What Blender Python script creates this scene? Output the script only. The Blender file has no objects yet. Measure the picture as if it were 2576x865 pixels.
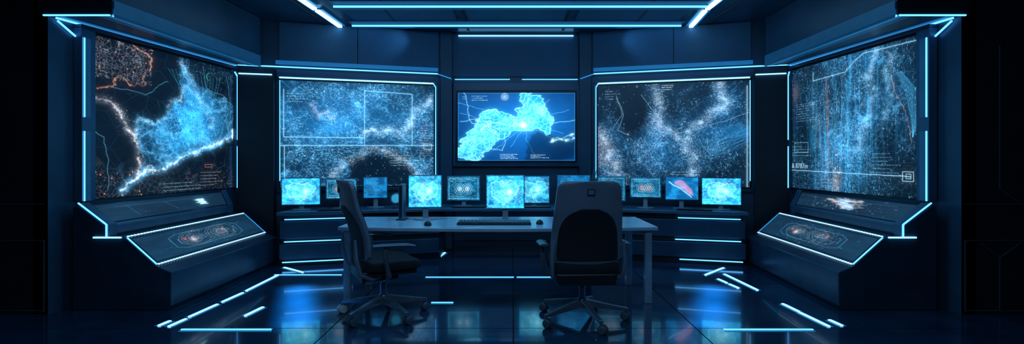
import bpy, math, random, bmesh
import numpy as np
from mathutils import Vector, Matrix
random.seed(4)
S=bpy.context.scene
col=S.collection
S.view_settings.view_transform='Standard'
S.view_settings.look='None'
S.view_settings.exposure=.15

# ------------------------------------------------------------------ materials
def pmat(name,base,rough=.4,metal=0.0,var=.25,scale=6.0,bump=0.0,emit=None,es=0.0,spec=.5,coat=0.0):
    m=bpy.data.materials.new(name); m.use_nodes=True
    nt=m.node_tree; b=nt.nodes['Principled BSDF']
    tc=nt.nodes.new('ShaderNodeTexCoord'); n=nt.nodes.new('ShaderNodeTexNoise')
    n.inputs['Scale'].default_value=scale; n.inputs['Detail'].default_value=5
    nt.links.new(tc.outputs['Object'],n.inputs['Vector'])
    r=nt.nodes.new('ShaderNodeValToRGB')
    r.color_ramp.elements[0].position=.3; r.color_ramp.elements[1].position=.7
    r.color_ramp.elements[0].color=[c*(1-var) for c in base]+[1]
    r.color_ramp.elements[1].color=[min(1,c*(1+var)) for c in base]+[1]
    nt.links.new(n.outputs['Fac'],r.inputs['Fac']); nt.links.new(r.outputs['Color'],b.inputs['Base Color'])
    b.inputs['Metallic'].default_value=metal
    mr=nt.nodes.new('ShaderNodeMapRange'); mr.inputs['To Min'].default_value=max(0.02,rough*.85); mr.inputs['To Max'].default_value=min(1,rough*1.15)
    nt.links.new(n.outputs['Fac'],mr.inputs['Value']); nt.links.new(mr.outputs['Result'],b.inputs['Roughness'])
    b.inputs['Specular IOR Level'].default_value=spec
    b.inputs['Coat Weight'].default_value=coat
    if bump>0:
        bp=nt.nodes.new('ShaderNodeBump'); bp.inputs['Strength'].default_value=bump; bp.inputs['Distance'].default_value=.01
        nt.links.new(n.outputs['Fac'],bp.inputs['Height']); nt.links.new(bp.outputs['Normal'],b.inputs['Normal'])
    if emit:
        b.inputs['Emission Color'].default_value=list(emit)+[1]; b.inputs['Emission Strength'].default_value=es
    return m
M_wall=pmat('wall_panel_blue',(.024,.070,.115),.38,0.1,.2,2.5)
M_wallD=pmat('wall_panel_dark',(.010,.018,.028),.5,0.1,.2,3)
M_fascia=pmat('fascia_blue',(.04,.12,.20),.5,0.0,.15,2)
M_ceil=pmat('ceiling_dark',(.03,.08,.13),.3,0.2,.3,2)
M_floor=pmat('floor_gloss',(.010,.040,.080),.12,0.0,.3,3.0,spec=1.0,coat=.4)
M_groove=pmat('groove_black',(.002,.003,.005),.8)
M_con=pmat('console_metal',(.026,.066,.11),.33,0.3,.2,5)
M_conL=pmat('console_ledge',(.05,.14,.22),.35,0.2,.15,5)
M_desk=pmat('desk_laminate',(.38,.50,.60),.25,0.0,.08,8)
M_leg=pmat('desk_leg_metal',(.34,.41,.48),.35,0.3,.1,8)
M_blk=pmat('black_plastic',(.010,.013,.018),.4,0,.2,12)
M_fab=pmat('black_fabric',(.008,.010,.014),.85,0,.35,90,.3)
M_mesh=pmat('mesh_fabric',(.007,.010,.015),.75,0,.5,140,.3)
M_shell=pmat('chair_shell_grey',(.13,.18,.24),.34,0,.1,6)
M_chrome=pmat('brushed_metal',(.28,.34,.41),.26,.75,.1,20)
M_arm=pmat('armrest_grey',(.07,.095,.125),.4,0,.1,10)
M_bezel=pmat('bezel_steel',(.12,.26,.36),.3,.4,.1,10)
M_white=pmat('castor_white',(.65,.68,.7),.5,0,.1,10)
M_seam=pmat('seam_grey',(.07,.10,.13),.5,.2,.1,10)
def emat(name,c,s):
    return pmat(name,(.05,.1,.15),.4,emit=c,es=s)
E_cyan=emat('led_cyan',(.09,.42,1.0),2.5)
E_white=emat('led_white_blue',(.20,.58,1.0),2.8)
E_dim=emat('led_dim_blue',(.02,.24,.62),1.1)
E_tube=emat('led_tube',(.22,.60,1.0),5.0)
E_dot=emat('led_dot',(.40,.74,1.0),1.5)
E_h1=emat('led_halo_inner',(.004,.09,.25),1.0)  # painted halo: dim glowing band imitating bloom beside the strips
E_h2=emat('led_halo_outer',(.001,.022,.06),1.0)  # fainter, wider band of the same painted halo
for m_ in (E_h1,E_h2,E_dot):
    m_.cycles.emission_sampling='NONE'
def scrmat(name,strength):
    m=bpy.data.materials.new(name); m.use_nodes=True; nt=m.node_tree; b=nt.nodes['Principled BSDF']
    a=nt.nodes.new('ShaderNodeAttribute'); a.attribute_name='disp'
    b.inputs['Base Color'].default_value=(.004,.006,.01,1); b.inputs['Roughness'].default_value=.3
    b.inputs['Specular IOR Level'].default_value=.25
    nt.links.new(a.outputs['Color'],b.inputs['Emission Color']); b.inputs['Emission Strength'].default_value=strength
    m.cycles.emission_sampling='NONE'
    return m
M_scr=scrmat('display_pixels',1.1)
M_scrB=scrmat('display_pixels_bright',1.5)

# ------------------------------------------------------------------ mesh builder
class B:
    def __init__(s): s.v=[];s.f=[];s.m=[];s.mats=[];s.M=Matrix.Identity(4)
    def mi(s,mat):
        if mat not in s.mats: s.mats.append(mat)
        return s.mats.index(mat)
    def add(s,vs,fs,mat):
        o=len(s.v); k=s.mi(mat)
        s.v+= [s.M@Vector(p) for p in vs]
        s.f+=[tuple(o+i for i in f) for f in fs]; s.m+=[k]*len(fs)
    def box(s,c,d,mat,rot=None):
        x,y,z=[a/2 for a in d]
        R=rot or Matrix.Identity(3)
        vs=[Vector(c)+R@Vector((a*x,b*y,g*z)) for a in(-1,1) for b in(-1,1) for g in(-1,1)]
        s.add(vs,[(0,1,3,2),(4,6,7,5),(0,4,5,1),(2,3,7,6),(0,2,6,4),(1,5,7,3)],mat)
    def bar(s,p0,p1,w,h,mat):
        p0=Vector(p0);p1=Vector(p1);d=p1-p0;L=d.length;d.normalize()
        up=Vector((0,0,1)) if abs(d.z)<.95 else Vector((0,1,0))
        x=d.cross(up).normalized();z=x.cross(d).normalized()
        R=Matrix((x,d,z)).transposed()
        s.box((p0+p1)/2,(w,L,h),mat,R)
    def cyl(s,p0,p1,r0,r1,mat,n=20):
        p0=Vector(p0);p1=Vector(p1);d=(p1-p0).normalized()
        up=Vector((0,0,1)) if abs(d.z)<.95 else Vector((0,1,0))
        x=d.cross(up).normalized();z=x.cross(d)
        vs=[];fs=[]
        for i in range(n):
            a=2*math.pi*i/n;q=x*math.cos(a)+z*math.sin(a)
            vs+=[p0+q*r0,p1+q*r1]
        for i in range(n):
            j=(i+1)%n; fs.append((2*i,2*j,2*j+1,2*i+1))
        fs.append(tuple(2*i for i in range(n))); fs.append(tuple(2*i+1 for i in range(n)))
        s.add(vs,fs,mat)
    def tube(s,pts,r,mat,n=10,rx=None):
        pts=[Vector(p) for p in pts]; vs=[];fs=[]
        for k,p in enumerate(pts):
            d=(pts[min(k+1,len(pts)-1)]-pts[max(k-1,0)]).normalized()
            ref=Vector((1,0,0)) if abs(d.x)<.9 else Vector((0,0,1))
            x=(ref-d*ref.dot(d)).normalized(); z=d.cross(x)
            rr=r[k] if isinstance(r,(list,tuple)) else r
            for i in range(n):
                a=2*math.pi*i/n
                vs.append(p+x*math.cos(a)*(rx or rr)+z*math.sin(a)*rr)
        for k in range(len(pts)-1):
            for i in range(n):
                j=(i+1)%n; fs.append((k*n+i,k*n+j,(k+1)*n+j,(k+1)*n+i))
        fs.append(tuple(range(n))); fs.append(tuple(range((len(pts)-1)*n,len(pts)*n)))
        s.add(vs,fs,mat)
    def prism(s,poly,vec,mat):
        vec=Vector(vec); s.loft(poly,[Vector(p)+vec for p in poly],mat)
    def loft(s,A,Bp,mat):
        n=len(A); vs=[Vector(p) for p in A]+[Vector(p) for p in Bp]
        fs=[tuple(range(n)),tuple(range(n,2*n))]+[(i,(i+1)%n,n+(i+1)%n,n+i) for i in range(n)]
        s.add(vs,fs,mat)
    def build(s,name,parent=None,bevel=0,smooth=False,seg=2):
        me=bpy.data.meshes.new(name)
        c=Vector((0,0,0))
        if parent is None:
            lo=[min(p[i] for p in s.v) for i in range(3)];hi=[max(p[i] for p in s.v) for i in range(3)]
            c=Vector(((lo[0]+hi[0])/2,(lo[1]+hi[1])/2,lo[2]))
        me.from_pydata([tuple(p-c) for p in s.v],[],s.f)
        for m in s.mats: me.materials.append(m)
        me.polygons.foreach_set('material_index',s.m)
        bm=bmesh.new(); bm.from_mesh(me); bmesh.ops.recalc_face_normals(bm,faces=bm.faces); bm.to_mesh(me); bm.free()
        o=bpy.data.objects.new(name,me); col.objects.link(o); o.location=c
        if parent: o.parent=parent
        if bevel:
            b=o.modifiers.new('bevel','BEVEL'); b.width=bevel; b.segments=seg; b.limit_method='ANGLE'; b.angle_limit=math.radians(40)
        if smooth:
            me.polygons.foreach_set('use_smooth',[True]*len(me.polygons))
            e=o.modifiers.new('es','EDGE_SPLIT'); e.split_angle=math.radians(40)
        return o
def empty(name,loc=(0,0,0),rz=0):
    e=bpy.data.objects.new(name,None); e.location=loc; e.rotation_euler=(0,0,rz); e.empty_display_size=.1
    col.objects.link(e); return e

# ------------------------------------------------------------------ raster (display content) tools
def vnoise(w,h,fx,fy,seed):
    r=np.random.RandomState(seed); g=r.rand(int(fy)+3,int(fx)+3)
    x=np.linspace(0,fx,w);y=np.linspace(0,fy,h)
    xi=x.astype(int);yi=y.astype(int);tx=x-xi;ty=y-yi
    tx=tx*tx*(3-2*tx);ty=ty*ty*(3-2*ty)
    a=g[np.ix_(yi,xi)];b=g[np.ix_(yi,xi+1)];c=g[np.ix_(yi+1,xi)];d=g[np.ix_(yi+1,xi+1)]
    tx=tx[None,:];ty=ty[:,None]
    return (a*(1-tx)+b*tx)*(1-ty)+(c*(1-tx)+d*tx)*ty
def fbm(w,h,f,oc,seed,ar=1.0):
    o=np.zeros((h,w));a=1;t=0
    for k in range(oc):
        o+=a*vnoise(w,h,max(1,f*ar*2**k),max(1,f*2**k),seed+k*7);t+=a;a*=.6
    return o/t
def cf(w,h,f,oc,seed,ar=1.0,lo=.35,hi=.68): return np.clip((fbm(w,h,f,oc,seed,ar)-lo)/(hi-lo),0,1)
def ridge(w,h,f,oc,seed,p=6,ar=1.0):
    n=fbm(w,h,f,oc,seed,ar); return (1-np.clip(np.abs(n-.5)*4,0,1))**p
def blur(a,s):
    h,w=a.shape[:2]; pad=int(3*s)+1
    ap=np.pad(a,((pad,pad),(pad,pad)) if a.ndim==2 else ((pad,pad),(pad,pad),(0,0)))
    H,W=ap.shape[:2]
    g=np.exp(-2*(math.pi*s)**2*(np.fft.fftfreq(H)[:,None]**2+np.fft.rfftfreq(W)[None,:]**2))
    if a.ndim==3: g=g[...,None]
    r=np.fft.irfft2(np.fft.rfft2(ap,axes=(0,1))*g,s=(H,W),axes=(0,1))
    return r[pad:pad+h,pad:pad+w]
class R:
    def __init__(s,w,h,base,seed=0):
        s.w,s.h=w,h; s.im=np.ones((h,w,3))*np.array(base)[None,None,:]; s.seed=seed
        s.U,s.V=np.meshgrid(np.linspace(0,1,w),np.linspace(0,1,h)); s.rng=np.random.RandomState(seed)
    def addm(s,m,c): s.im+=m[...,None]*np.array(c)
    def blob(s,u,v,ru,rv,c,p=2):
        m=np.exp(-(((s.U-u)/ru)**2+((s.V-v)/rv)**2)**(p/2)); s.addm(m,c)
    def g(s,u,v,ru,rv): return np.exp(-(((s.U-u)/ru)**2+((s.V-v)/rv)**2))
    def poly(s,pts,jit=0.0,f=8):
        U=s.U;V=s.V
        if jit: U=U+(fbm(s.w,s.h,f,5,s.seed+31)-.5)*jit*1.6; V=V+(fbm(s.w,s.h,f,5,s.seed+77)-.5)*jit*1.6
        ins=np.zeros(U.shape,bool);n=len(pts);j=n-1
        for i in range(n):
            xi,yi=pts[i];xj,yj=pts[j]
            if yi!=yj:
                c=((yi>V)!=(yj>V))&(U<(xj-xi)*(V-yi)/(yj-yi)+xi); ins^=c
            j=i
        return ins.astype(float)
    def lines(s,pls,c,wd=1,jit=0.0,glow=0,gc=None,ga=.5):
        m=np.zeros((s.h,s.w))
        for pts in pls:
            P=[np.array(p,float) for p in pts]
            if jit:
                for _ in range(5):
                    Q=[P[0]]
                    for a,b in zip(P[:-1],P[1:]):
                        L=np.linalg.norm(b-a); mid=(a+b)/2+s.rng.randn(2)*L*jit; Q+=[mid,b]
                    P=Q
            for a,b in zip(P[:-1],P[1:]):
                n=int(max(abs(b[0]-a[0])*s.w,abs(b[1]-a[1])*s.h)*1.5)+2
                x=np.linspace(a[0],b[0],n)*(s.w-1);y=np.linspace(a[1],b[1],n)*(s.h-1)
                for dx in range(wd):
                    for dy in range(wd):
                        xi=np.round(x).astype(int)+dx-(wd//2);yi=np.round(y).astype(int)+dy-(wd//2)
                        k=(xi>=0)&(xi<s.w)&(yi>=0)&(yi<s.h); m[yi[k],xi[k]]=1
        s.addm(m,c)
        if glow: s.addm(np.clip(blur(m,glow)*glow*1.2,0,1)*ga,gc or c)
        return m
    def coast(s,pts,c,gc,n=3,sp=.003,jit=.12,gl=6,ga=1.0,ln=.5):
        m=np.zeros((s.h,s.w)); nn=cf(s.w,s.h,26,3,s.seed+5)
        P0=[np.array(p,float) for p in pts]
        for lv in range(5):
            Q=[P0[0]]
            for a,b in zip(P0[:-1],P0[1:]):
                L=np.linalg.norm(b-a); Q+=[(a+b)/2+s.rng.randn(2)*L*jit*(.5+.4*lv),b]
            P0=Q
        for k in range(n):
            mm=s.lines([[p+s.rng.randn(2)*sp for p in P0]],(0,0,0)); m=np.maximum(m,mm)
            s.addm(mm*(.25+.75*nn)*ln/(1+.4*k),c)
        g1=blur(m,gl)*gl*.8; g2=blur(m,gl*.35)
        s.addm(np.clip(g1,0,1)*(.25+.75*nn)*ga*.8,gc); s.addm(np.clip(g2,0,1)*nn**2*ga,[min(1,x*.45) for x in c])
        return np.clip(g1,0,1)
    def voro(s,n,dens,c,wd=1.2,metric=2,seed=1,amp=None):
        r=np.random.RandomState(seed); pts=[]
        while len(pts)<n:
            x=r.randint(0,s.w);y=r.randint(0,s.h)
            if r.rand()<dens[y,x]+.01: pts.append((x,y))
        X=np.arange(s.w,dtype=np.float32)[None,:];Y=np.arange(s.h,dtype=np.float32)[:,None]
        d1=np.full((s.h,s.w),1e9,np.float32);d2=d1.copy()
        for x,y in pts:
            if metric==2: d=np.sqrt((X-x)**2+(Y-y)**2)
            else: d=np.maximum(np.abs(X-x),np.abs(Y-y))+.15*(np.abs(X-x)+np.abs(Y-y))
            d2=np.minimum(d2,np.maximum(d1,d)); d1=np.minimum(d1,d)
        e=np.clip(1-(d2-d1)/wd/1.4,0,1)
        s.addm(e*(dens if amp is None else amp),c); return e
    def dashes(s,n,mask,c,lmin=1,lmax=8,vert=.4,amp=1.0):
        for _ in range(n):
            x=s.rng.randint(0,s.w);y=s.rng.randint(0,s.h)
            if mask is not None and s.rng.rand()>mask[y,x]: continue
            L=s.rng.randint(lmin,lmax+1);a=s.rng.rand()**2*amp
            if s.rng.rand()<vert: s.im[y:y+L,x]+=np.array(c)*a
            else: s.im[y,x:x+L]+=np.array(c)*a
    def rect(s,u0,v0,u1,v1,c,wd=1,glow=0): s.lines([[(u0,v0),(u1,v0),(u1,v1),(u0,v1),(u0,v0)]],c,wd,0,glow)
    def ring(s,u,v,r,c,wd=1,a0=0,a1=6.2832,asp=None):
        asp=asp or s.w/s.h; n=40
        s.lines([[(u+r/asp*math.cos(a0+(a1-a0)*i/n),v+r*math.sin(a0+(a1-a0)*i/n)) for i in range(n+1)]],c,wd)
    def textrows(s,u,v,n,L,c,dv=.025):
        for k in range(n):
            y=int((v+k*dv)*s.h)
            if y>=s.h-1: break
            x=int(u*s.w);e=x+int(L*s.w*s.rng.uniform(.5,1))
            while x<e:
                wl=s.rng.randint(1,5); s.im[y,x:x+wl]+=np.array(c)
                if s.rng.rand()<.5 and y+1<s.h: s.im[y+1,x:x+wl]+=np.array(c)*.7
                x+=wl+s.rng.randint(1,3)
    def bloom(s,sig,k): s.im+=blur(s.im,sig)*k
def screen(name,rs,TL,TR,BL,BR,mat,parent=None):
    w,h=rs.w,rs.h
    TL,TR,BL,BR=[np.array(p,float) for p in (TL,TR,BL,BR)]
    U=rs.U[...,None];V=rs.V[...,None]
    P=((TL*(1-U)+TR*U)*(1-V)+(BL*(1-U)+BR*U)*V).reshape(-1,3)
    me=bpy.data.meshes.new(name)
    idx=np.arange(w*h).reshape(h,w)
    q=np.stack([idx[:-1,:-1],idx[1:,:-1],idx[1:,1:],idx[:-1,1:]],-1).reshape(-1,4)
    me.vertices.add(w*h); me.vertices.foreach_set('co',P.ravel())
    me.loops.add(q.size); me.loops.foreach_set('vertex_index',q.ravel())
    me.polygons.add(len(q)); me.polygons.foreach_set('loop_start',np.arange(0,q.size,4)); me.polygons.foreach_set('loop_total',np.full(len(q),4))
    me.update(); me.validate()
    a=me.color_attributes.new('disp','FLOAT_COLOR','POINT')
    c=np.ones((w*h,4),np.float32); c[:,:3]=np.clip(rs.im,0,4).reshape(-1,3)
    a.data.foreach_set('color',c.ravel())
    me.materials.append(mat)
    o=bpy.data.objects.new(name,me); col.objects.link(o)
    if parent: o.parent=parent
    return o

# ------------------------------------------------------------------ plan helpers (metres)
H=3.03
def cc(y): return float(np.interp(y,[4.3,6.4,6.65,7.3],[-.06,0,.045,.055]))
def P(s,x,y,z):  # plan point given for the left half; right half mirrors about the room axis
    return Vector((x,y,z)) if s<0 else Vector((-x+2*cc(y),y,z))
def xl(y): return -3.49-.1227*(6.5-y)
def yb(x): return 6.5+(x+3.49)*.289

# ------------------------------------------------------------------ room shell
b=B()
T=1.36
b.box((0,2.9,-.06),(11,11,.08),M_groove)
for i in range(-4,5):
    for j in range(-3,4):
        b.box((i*T-.67,3.85+j*T-.68,-.0125),(T-.009,T-.009,.025),M_floor)
fl=b.build('floor')
b=B(); b.box((0,2.9,H+.06),(11,11,.12),M_ceil)
b.build('ceiling')
for s,side in((-1,'left'),(1,'right')):
    b=B()
    b.loft([P(s,xl(4.2),4.2,0),P(s,-3.49,6.5,0),P(s,-3.62,6.6,0),P(s,xl(4.2)-.12,4.2,0)],[P(s,xl(4.2),4.2,H),P(s,-3.49,6.5,H),P(s,-3.62,6.6,H),P(s,xl(4.2)-.12,4.2,H)],M_wall)
    b.build('wall_'+side)
    b=B()
    b.loft([P(s,-3.49,6.5,0),P(s,-1.0,7.22,0),P(s,-1.0,7.4,0),P(s,-3.6,6.62,0)],[P(s,-3.49,6.5,H),P(s,-1.0,7.22,H),P(s,-1.0,7.4,H),P(s,-3.6,6.62,H)],M_wall)
    for x0,x1 in((-2.98,-2.06),(-2.05,-1.02)):
        b.loft([P(s,x0,yb(x0)-.03,2.45),P(s,x1,yb(x1)-.03,2.45),P(s,x1,yb(x1)+.01,2.45),P(s,x0,yb(x0)+.01,2.45)],
           [P(s,x0,yb(x0)-.03,H-.01),P(s,x1,yb(x1)-.03,H-.01),P(s,x1,yb(x1)+.01,H-.01),P(s,x0,yb(x0)+.01,H-.01)],M_fascia)
    b.build('wall_back_'+side)
    b=B()
    xa=xl(4.2); 
    b.loft([P(s,xa,4.3,0),P(s,xa,4.2,0),P(s,-5.0,4.2,0),P(s,-5.0,4.3,0)],[P(s,xa,4.3,H),P(s,xa,4.2,H),P(s,-5.0,4.2,H),P(s,-5.0,4.3,H)],M_wallD)
    b.build('wall_front_'+side)
    b=B()
    segs=[(-4.95,.895,-3.8,.895),(-4.95,.60,-3.8,.60),(-3.80,.60,-3.80,.02),(-4.95,.03,-3.8,.03)]
    if s>0: segs+=[(-4.08,2.18,-4.08,1.02),(-4.08,1.02,-4.25,.9),(-4.08,.46,-4.08,.03),(-4.08,.46,-3.92,.58),(-4.08,.46,-4.25,.58)]
    else: segs+=[(-4.2,.60,-4.2,.03)]
    for (xx0,z0,xx1,z1) in segs:
        b.bar(P(s,xx0,4.195,z0),P(s,xx1,4.195,z1),.008,.006,M_seam)
    b.build('trim_'+('1' if s<0 else '2'))
    b=B(); x=-5.0
    b.loft([P(s,x,4.3,0),P(s,x,-2.3,0),P(s,x-.1,-2.3,0),P(s,x-.1,4.3,0)],[P(s,x,4.3,H),P(s,x,-2.3,H),P(s,x-.1,-2.3,H),P(s,x-.1,4.3,H)],M_wallD)
    b.build('wall_side_'+side)
    root=empty('soffit')
    b=B()
    za=2.43
    A=[P(s,-3.74,4.2,za),P(s,-3.25,4.2,za),P(s,-3.15,6.47,za),P(s,-3.47,6.49,za)]
    b.loft(A,[v+Vector((0,0,H-za-.005)) for v in A],M_wall)
    b.loft([P(s,-3.85,4.196,za),P(s,-3.25,4.196,za),P(s,-3.25,4.2,za),P(s,-3.85,4.2,za)],[P(s,-3.85,4.196,H-.005),P(s,-3.25,4.196,H-.005),P(s,-3.25,4.2,H-.005),P(s,-3.85,4.2,H-.005)],M_wallD)
    b.build('box',root)
    b=B()
    b.bar(P(s,-3.80,4.19,za-.004),P(s,-3.26,4.19,za-.004),.012,.012,E_cyan)
    b.bar(P(s,-3.245,4.2,za-.004),P(s,-3.15,6.47,za-.004),.014,.014,E_cyan)
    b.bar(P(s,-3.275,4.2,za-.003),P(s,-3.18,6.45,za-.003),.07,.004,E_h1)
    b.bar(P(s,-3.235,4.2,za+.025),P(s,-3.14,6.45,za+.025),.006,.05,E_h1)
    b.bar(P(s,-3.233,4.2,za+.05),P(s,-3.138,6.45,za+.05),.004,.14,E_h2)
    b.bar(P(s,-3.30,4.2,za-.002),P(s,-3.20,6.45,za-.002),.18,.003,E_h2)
    b.bar(P(s,xl(4.22)+.03,4.24,za-.012),P(s,-3.46,6.46,za-.012),.014,.014,E_cyan)
    b.bar(P(s,xl(4.22)+.06,4.24,za-.004),P(s,-3.43,6.44,za-.004),.08,.004,E_h1)
    b.bar(P(s,xl(4.25)+.02,4.26,2.40),P(s,xl(4.425)+.02,4.425,2.30),.012,.012,E_cyan)
    b.build('led_strips',root)
b=B(); b.box((.05,7.36,H/2),(2.3,.12,H),M_wall)
b.box((.05,7.28,2.72),(1.76,.05,.60),M_fascia)
b.box((.05,7.28,.37),(1.7,.06,.50),M_wall)
b.build('wall_back')
b=B(); b.box((0,-2.35,H/2),(10.2,.1,H),M_wallD); b.build('wall_rear')
for s in(-1,1):
    b=B(); b.loft([P(s,-1.0,7.18,0),P(s,-.83,7.18,0),P(s,-.83,7.32,0),P(s,-1.0,7.32,0)],[P(s,-1.0,7.18,H),P(s,-.83,7.18,H),P(s,-.83,7.32,H),P(s,-1.0,7.32,H)],M_wall)
    b.build('pillar',bevel=.01)
    b=B(); b.loft([P(s,-3.42,6.44,0),P(s,-3.02,6.54,0),P(s,-3.02,6.63,0),P(s,-3.42,6.51,0)],[P(s,-3.42,6.44,2.40),P(s,-3.02,6.54,2.40),P(s,-3.02,6.63,2.40),P(s,-3.42,6.51,2.40)],M_wallD)
    b.bar(P(s,-3.40,6.425,2.325),P(s,-3.03,6.52,2.325),.014,.014,E_white)
    b.build('corner_pillar')
b=B()
for s in(-1,1):
    b.bar(P(s,-3.46,6.40,2.43),P(s,-1.02,7.10,2.43),.03,.012,E_cyan)
    b.bar(P(s,-3.0,6.56,2.49),P(s,-1.02,7.13,2.49),.02,.05,E_h1)
    b.bar(P(s,-1.02,7.12,2.43),P(s,-.84,7.15,2.37),.012,.012,E_dim)
b.bar((-.80,7.24,2.375),(-.03,7.24,2.375),.012,.010,E_cyan)
b.bar((.14,7.24,2.375),(.92,7.24,2.375),.012,.010,E_cyan)
b.bar((-.75,7.235,2.985),(.86,7.235,2.985),.016,.014,E_white)
b.build('back_wall_led_strips')
b=B()
zc=H-.03
for (x0,x1,y) in((-2.09,2.21,6.75),(-2.04,2.23,5.9)):
    b.bar((x0,y,zc),(x1,y,zc),.018,.02,E_cyan)
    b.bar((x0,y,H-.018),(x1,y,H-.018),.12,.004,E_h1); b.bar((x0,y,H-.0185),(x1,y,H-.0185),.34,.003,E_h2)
for s in(-1,1):
    for p,q in((P(s,-2.32,5.2,zc),P(s,-2.29,6.0,zc)),(P(s,-2.285,6.06,zc),P(s,-2.26,6.8,zc))):
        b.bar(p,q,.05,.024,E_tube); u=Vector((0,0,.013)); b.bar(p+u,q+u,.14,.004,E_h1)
b.build('ceiling_led_strips')
b=B()
for x in(-2.45,-1.5,-.6,.7,1.6,2.55):
    b.box((x,6.0,H-.008),(.03,2.3,.016),M_wallD)
for (x0,x1) in((-2.0,-.7),(.8,2.1)):
    b.box(((x0+x1)/2,6.33,H-.006),(x1-x0,.5,.012),M_fascia)
b.box((.05,6.33,H-.006),(1.2,.5,.012),M_fascia)
b.build('ceiling_panels',bevel=.004)

# ------------------------------------------------------------------ floor light strips
b=B()
fs=[(-2.664,3.9,-2.656,4.015),(-2.576,3.88,-2.564,4.065),(-2.57,4.116,-2.55,4.475),(-2.548,4.55,-2.53,4.86),(-2.535,4.934,-2.537,5.61),
(-2.14,4.147,-2.114,4.39),(-2.44,3.81,-1.776,3.81),(-2.58,5.61,-1.85,5.61),(-2.647,6.0,-2.318,5.73),(-.93,6.69,-.90,6.95),(-.707,4.525,-.515,4.525),
(-.92,5.5,.02,5.5),(.05,5.5,1.1,5.5),(2.10,5.61,2.45,5.98),(2.32,5.65,2.355,4.96),(2.16,5.42,2.18,5.25),(2.185,5.2,2.206,5.04),(2.35,4.49,2.363,4.255),(2.358,4.23,2.38,3.88),(2.48,4.04,2.49,3.9),(1.56,3.81,2.22,3.81)]
for (x0,y0,x1,y1) in fs:
    v=abs(y1-y0)>.05
    b.bar((x0,y0,.004),(x1,y1,.004),.024 if v else .012,.008,E_white if v else E_cyan)
    b.bar((x0,y0,.001),(x1,y1,.001),.07,.003,E_h1)  # painted glow around the strip
b.build('floor_led_strips')

# ------------------------------------------------------------------ large display content
def big_left():
    r=R(480,440,(.001,.003,.008),11); w,h=r.w,r.h
    n1=cf(w,h,5,6,3);n2=cf(w,h,12,5,40);rd=ridge(w,h,6,6,9,10)
    L=r.poly([(.58,0),(.62,.12),(.66,.2),(.82,.22),(1,.28),(1,.573),(.83,.629),(.75,.663),(.65,.71),(.56,.743),(.50,.787),(.393,.84),(.267,.863),(.28,.75),(.25,.6),(.25,.49),(.36,.52),(.44,.45),(.475,.337),(.55,.34),(.56,.2)],.08,6)
    Ls=blur(L,3); core=r.g(.6,.48,.20,.22)
    r.addm(Ls*(.06+core)*(.3+.9*n1),(.008,.17,.50))
    r.addm(Ls*core*n2,(.02,.30,.60))
    r.voro(420,np.clip(Ls*(core+.15),0,1),(.05,.32,.60),1.0,2,3)
    r.voro(420,np.clip(Ls*.6+.05,0,1),(.03,.16,.28),1.0,1,33)
    r.voro(160,np.clip(.2+Ls,0,1),(.02,.10,.18),1.0,2,4)
    r.addm(rd*Ls,(.05,.24,.42))
    e=np.clip(np.abs(L-blur(L,1.0))*2,0,1); r.addm(e*n2,(.06,.24,.38))
    for k in range(16):
        u=.50+.018*k; r.lines([[(u-.05+.01*k,.1),(u+.06,.28),(u-.02,.45),(u+.08-.01*k,.68)]],(.015,.12,.2),1,.03)
    c2=[(1,.50),(.985,.573),(.93,.59),(.83,.629),(.75,.663),(.65,.71),(.56,.743),(.50,.787),(.393,.84),(.33,.83),(.267,.863),(.21,.91),(.153,.96)]
    near=r.coast(c2,(.62,.78,.85),(.03,.24,.46),6,.005,.13,6,.9,.45)
    near=near+r.coast([(0,.38),(.09,.39),(.153,.458),(.187,.545),(.233,.61),(.256,.714),(.267,.81),(.24,.9)],(.6,.52,.48),(.05,.08,.13),5,.005,.13,6,.7,.4)
    near=near+.7*r.coast([(.56,.02),(.6,.12),(.64,.22),(.70,.33),(.78,.42),(.8,.52)],(.22,.45,.6),(.01,.12,.28),6,.010,.16,5,.5,.3)
    near=near+.7*r.coast([(.56,.2),(.55,.33),(.475,.337),(.45,.44),(.36,.52),(.25,.49),(.25,.6)],(.22,.5,.65),(.01,.12,.28),6,.008,.14,4,.5,.3)
    r.coast([(.22,0),(.3,.03),(.343,.066),(.34,.12),(.28,.215),(.3,.25),(.21,.27),(.153,.213),(.1,.3),(.02,.32)],(.55,.27,.18),(.05,.03,.02),2,.003,.12,3,.5,.55)
    r.dashes(40000,np.clip(near,0,1)*n2,(.45,.62,.72),1,2)
    mo=((r.U<.34)&(r.V<.25)).astype(float)*n2
    r.dashes(12000,mo,(.42,.30,.27),1,4); r.dashes(8000,mo,(.2,.35,.5),1,5)
    r.voro(320,np.clip((r.V-.72)*2,0,1)*np.clip(1-r.U*.5,0,1)+((r.U<.3)&(r.V<.25))*.8,(.10,.115,.14),1.0,1,7)
    r.dashes(18000,np.clip((r.V-.78)*2.2,0,.8)*n1,(.26,.27,.32),1,3)
    r.dashes(9000,(r.U>.62)*(r.V<.5)*.8*n1,(.06,.25,.42),1,6)
    for k in range(20): r.blob(r.rng.uniform(0,.36),r.rng.choice([r.rng.uniform(0,.25),r.rng.uniform(.82,1)]),.003,.0035,(.8,.34,.15))
    r.lines([[(.0,.58),(.06,.62),(.08,.95)],[(.93,.06),(.97,.3),(.9,.5),(.86,.62)],[(.1,.3),(.3,.32),(.45,.2)],[(.72,.03),(.76,.2),(.95,.25)]],(.06,.22,.34),1,.05)
    r.ring(.33,.82,.022,(.6,.45,.35),1); r.textrows(.7,.86,5,.22,(.22,.22,.25)); r.textrows(.42,.93,3,.3,(.16,.3,.4)); r.rect(.74,.80,.80,.82,(.4,.16,.10))
    r.ring(.78,.10,.03,(.05,.5,.3),1,2.0,4.5)
    r.bloom(1.5,.2); r.bloom(12,.15); return r
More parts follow.
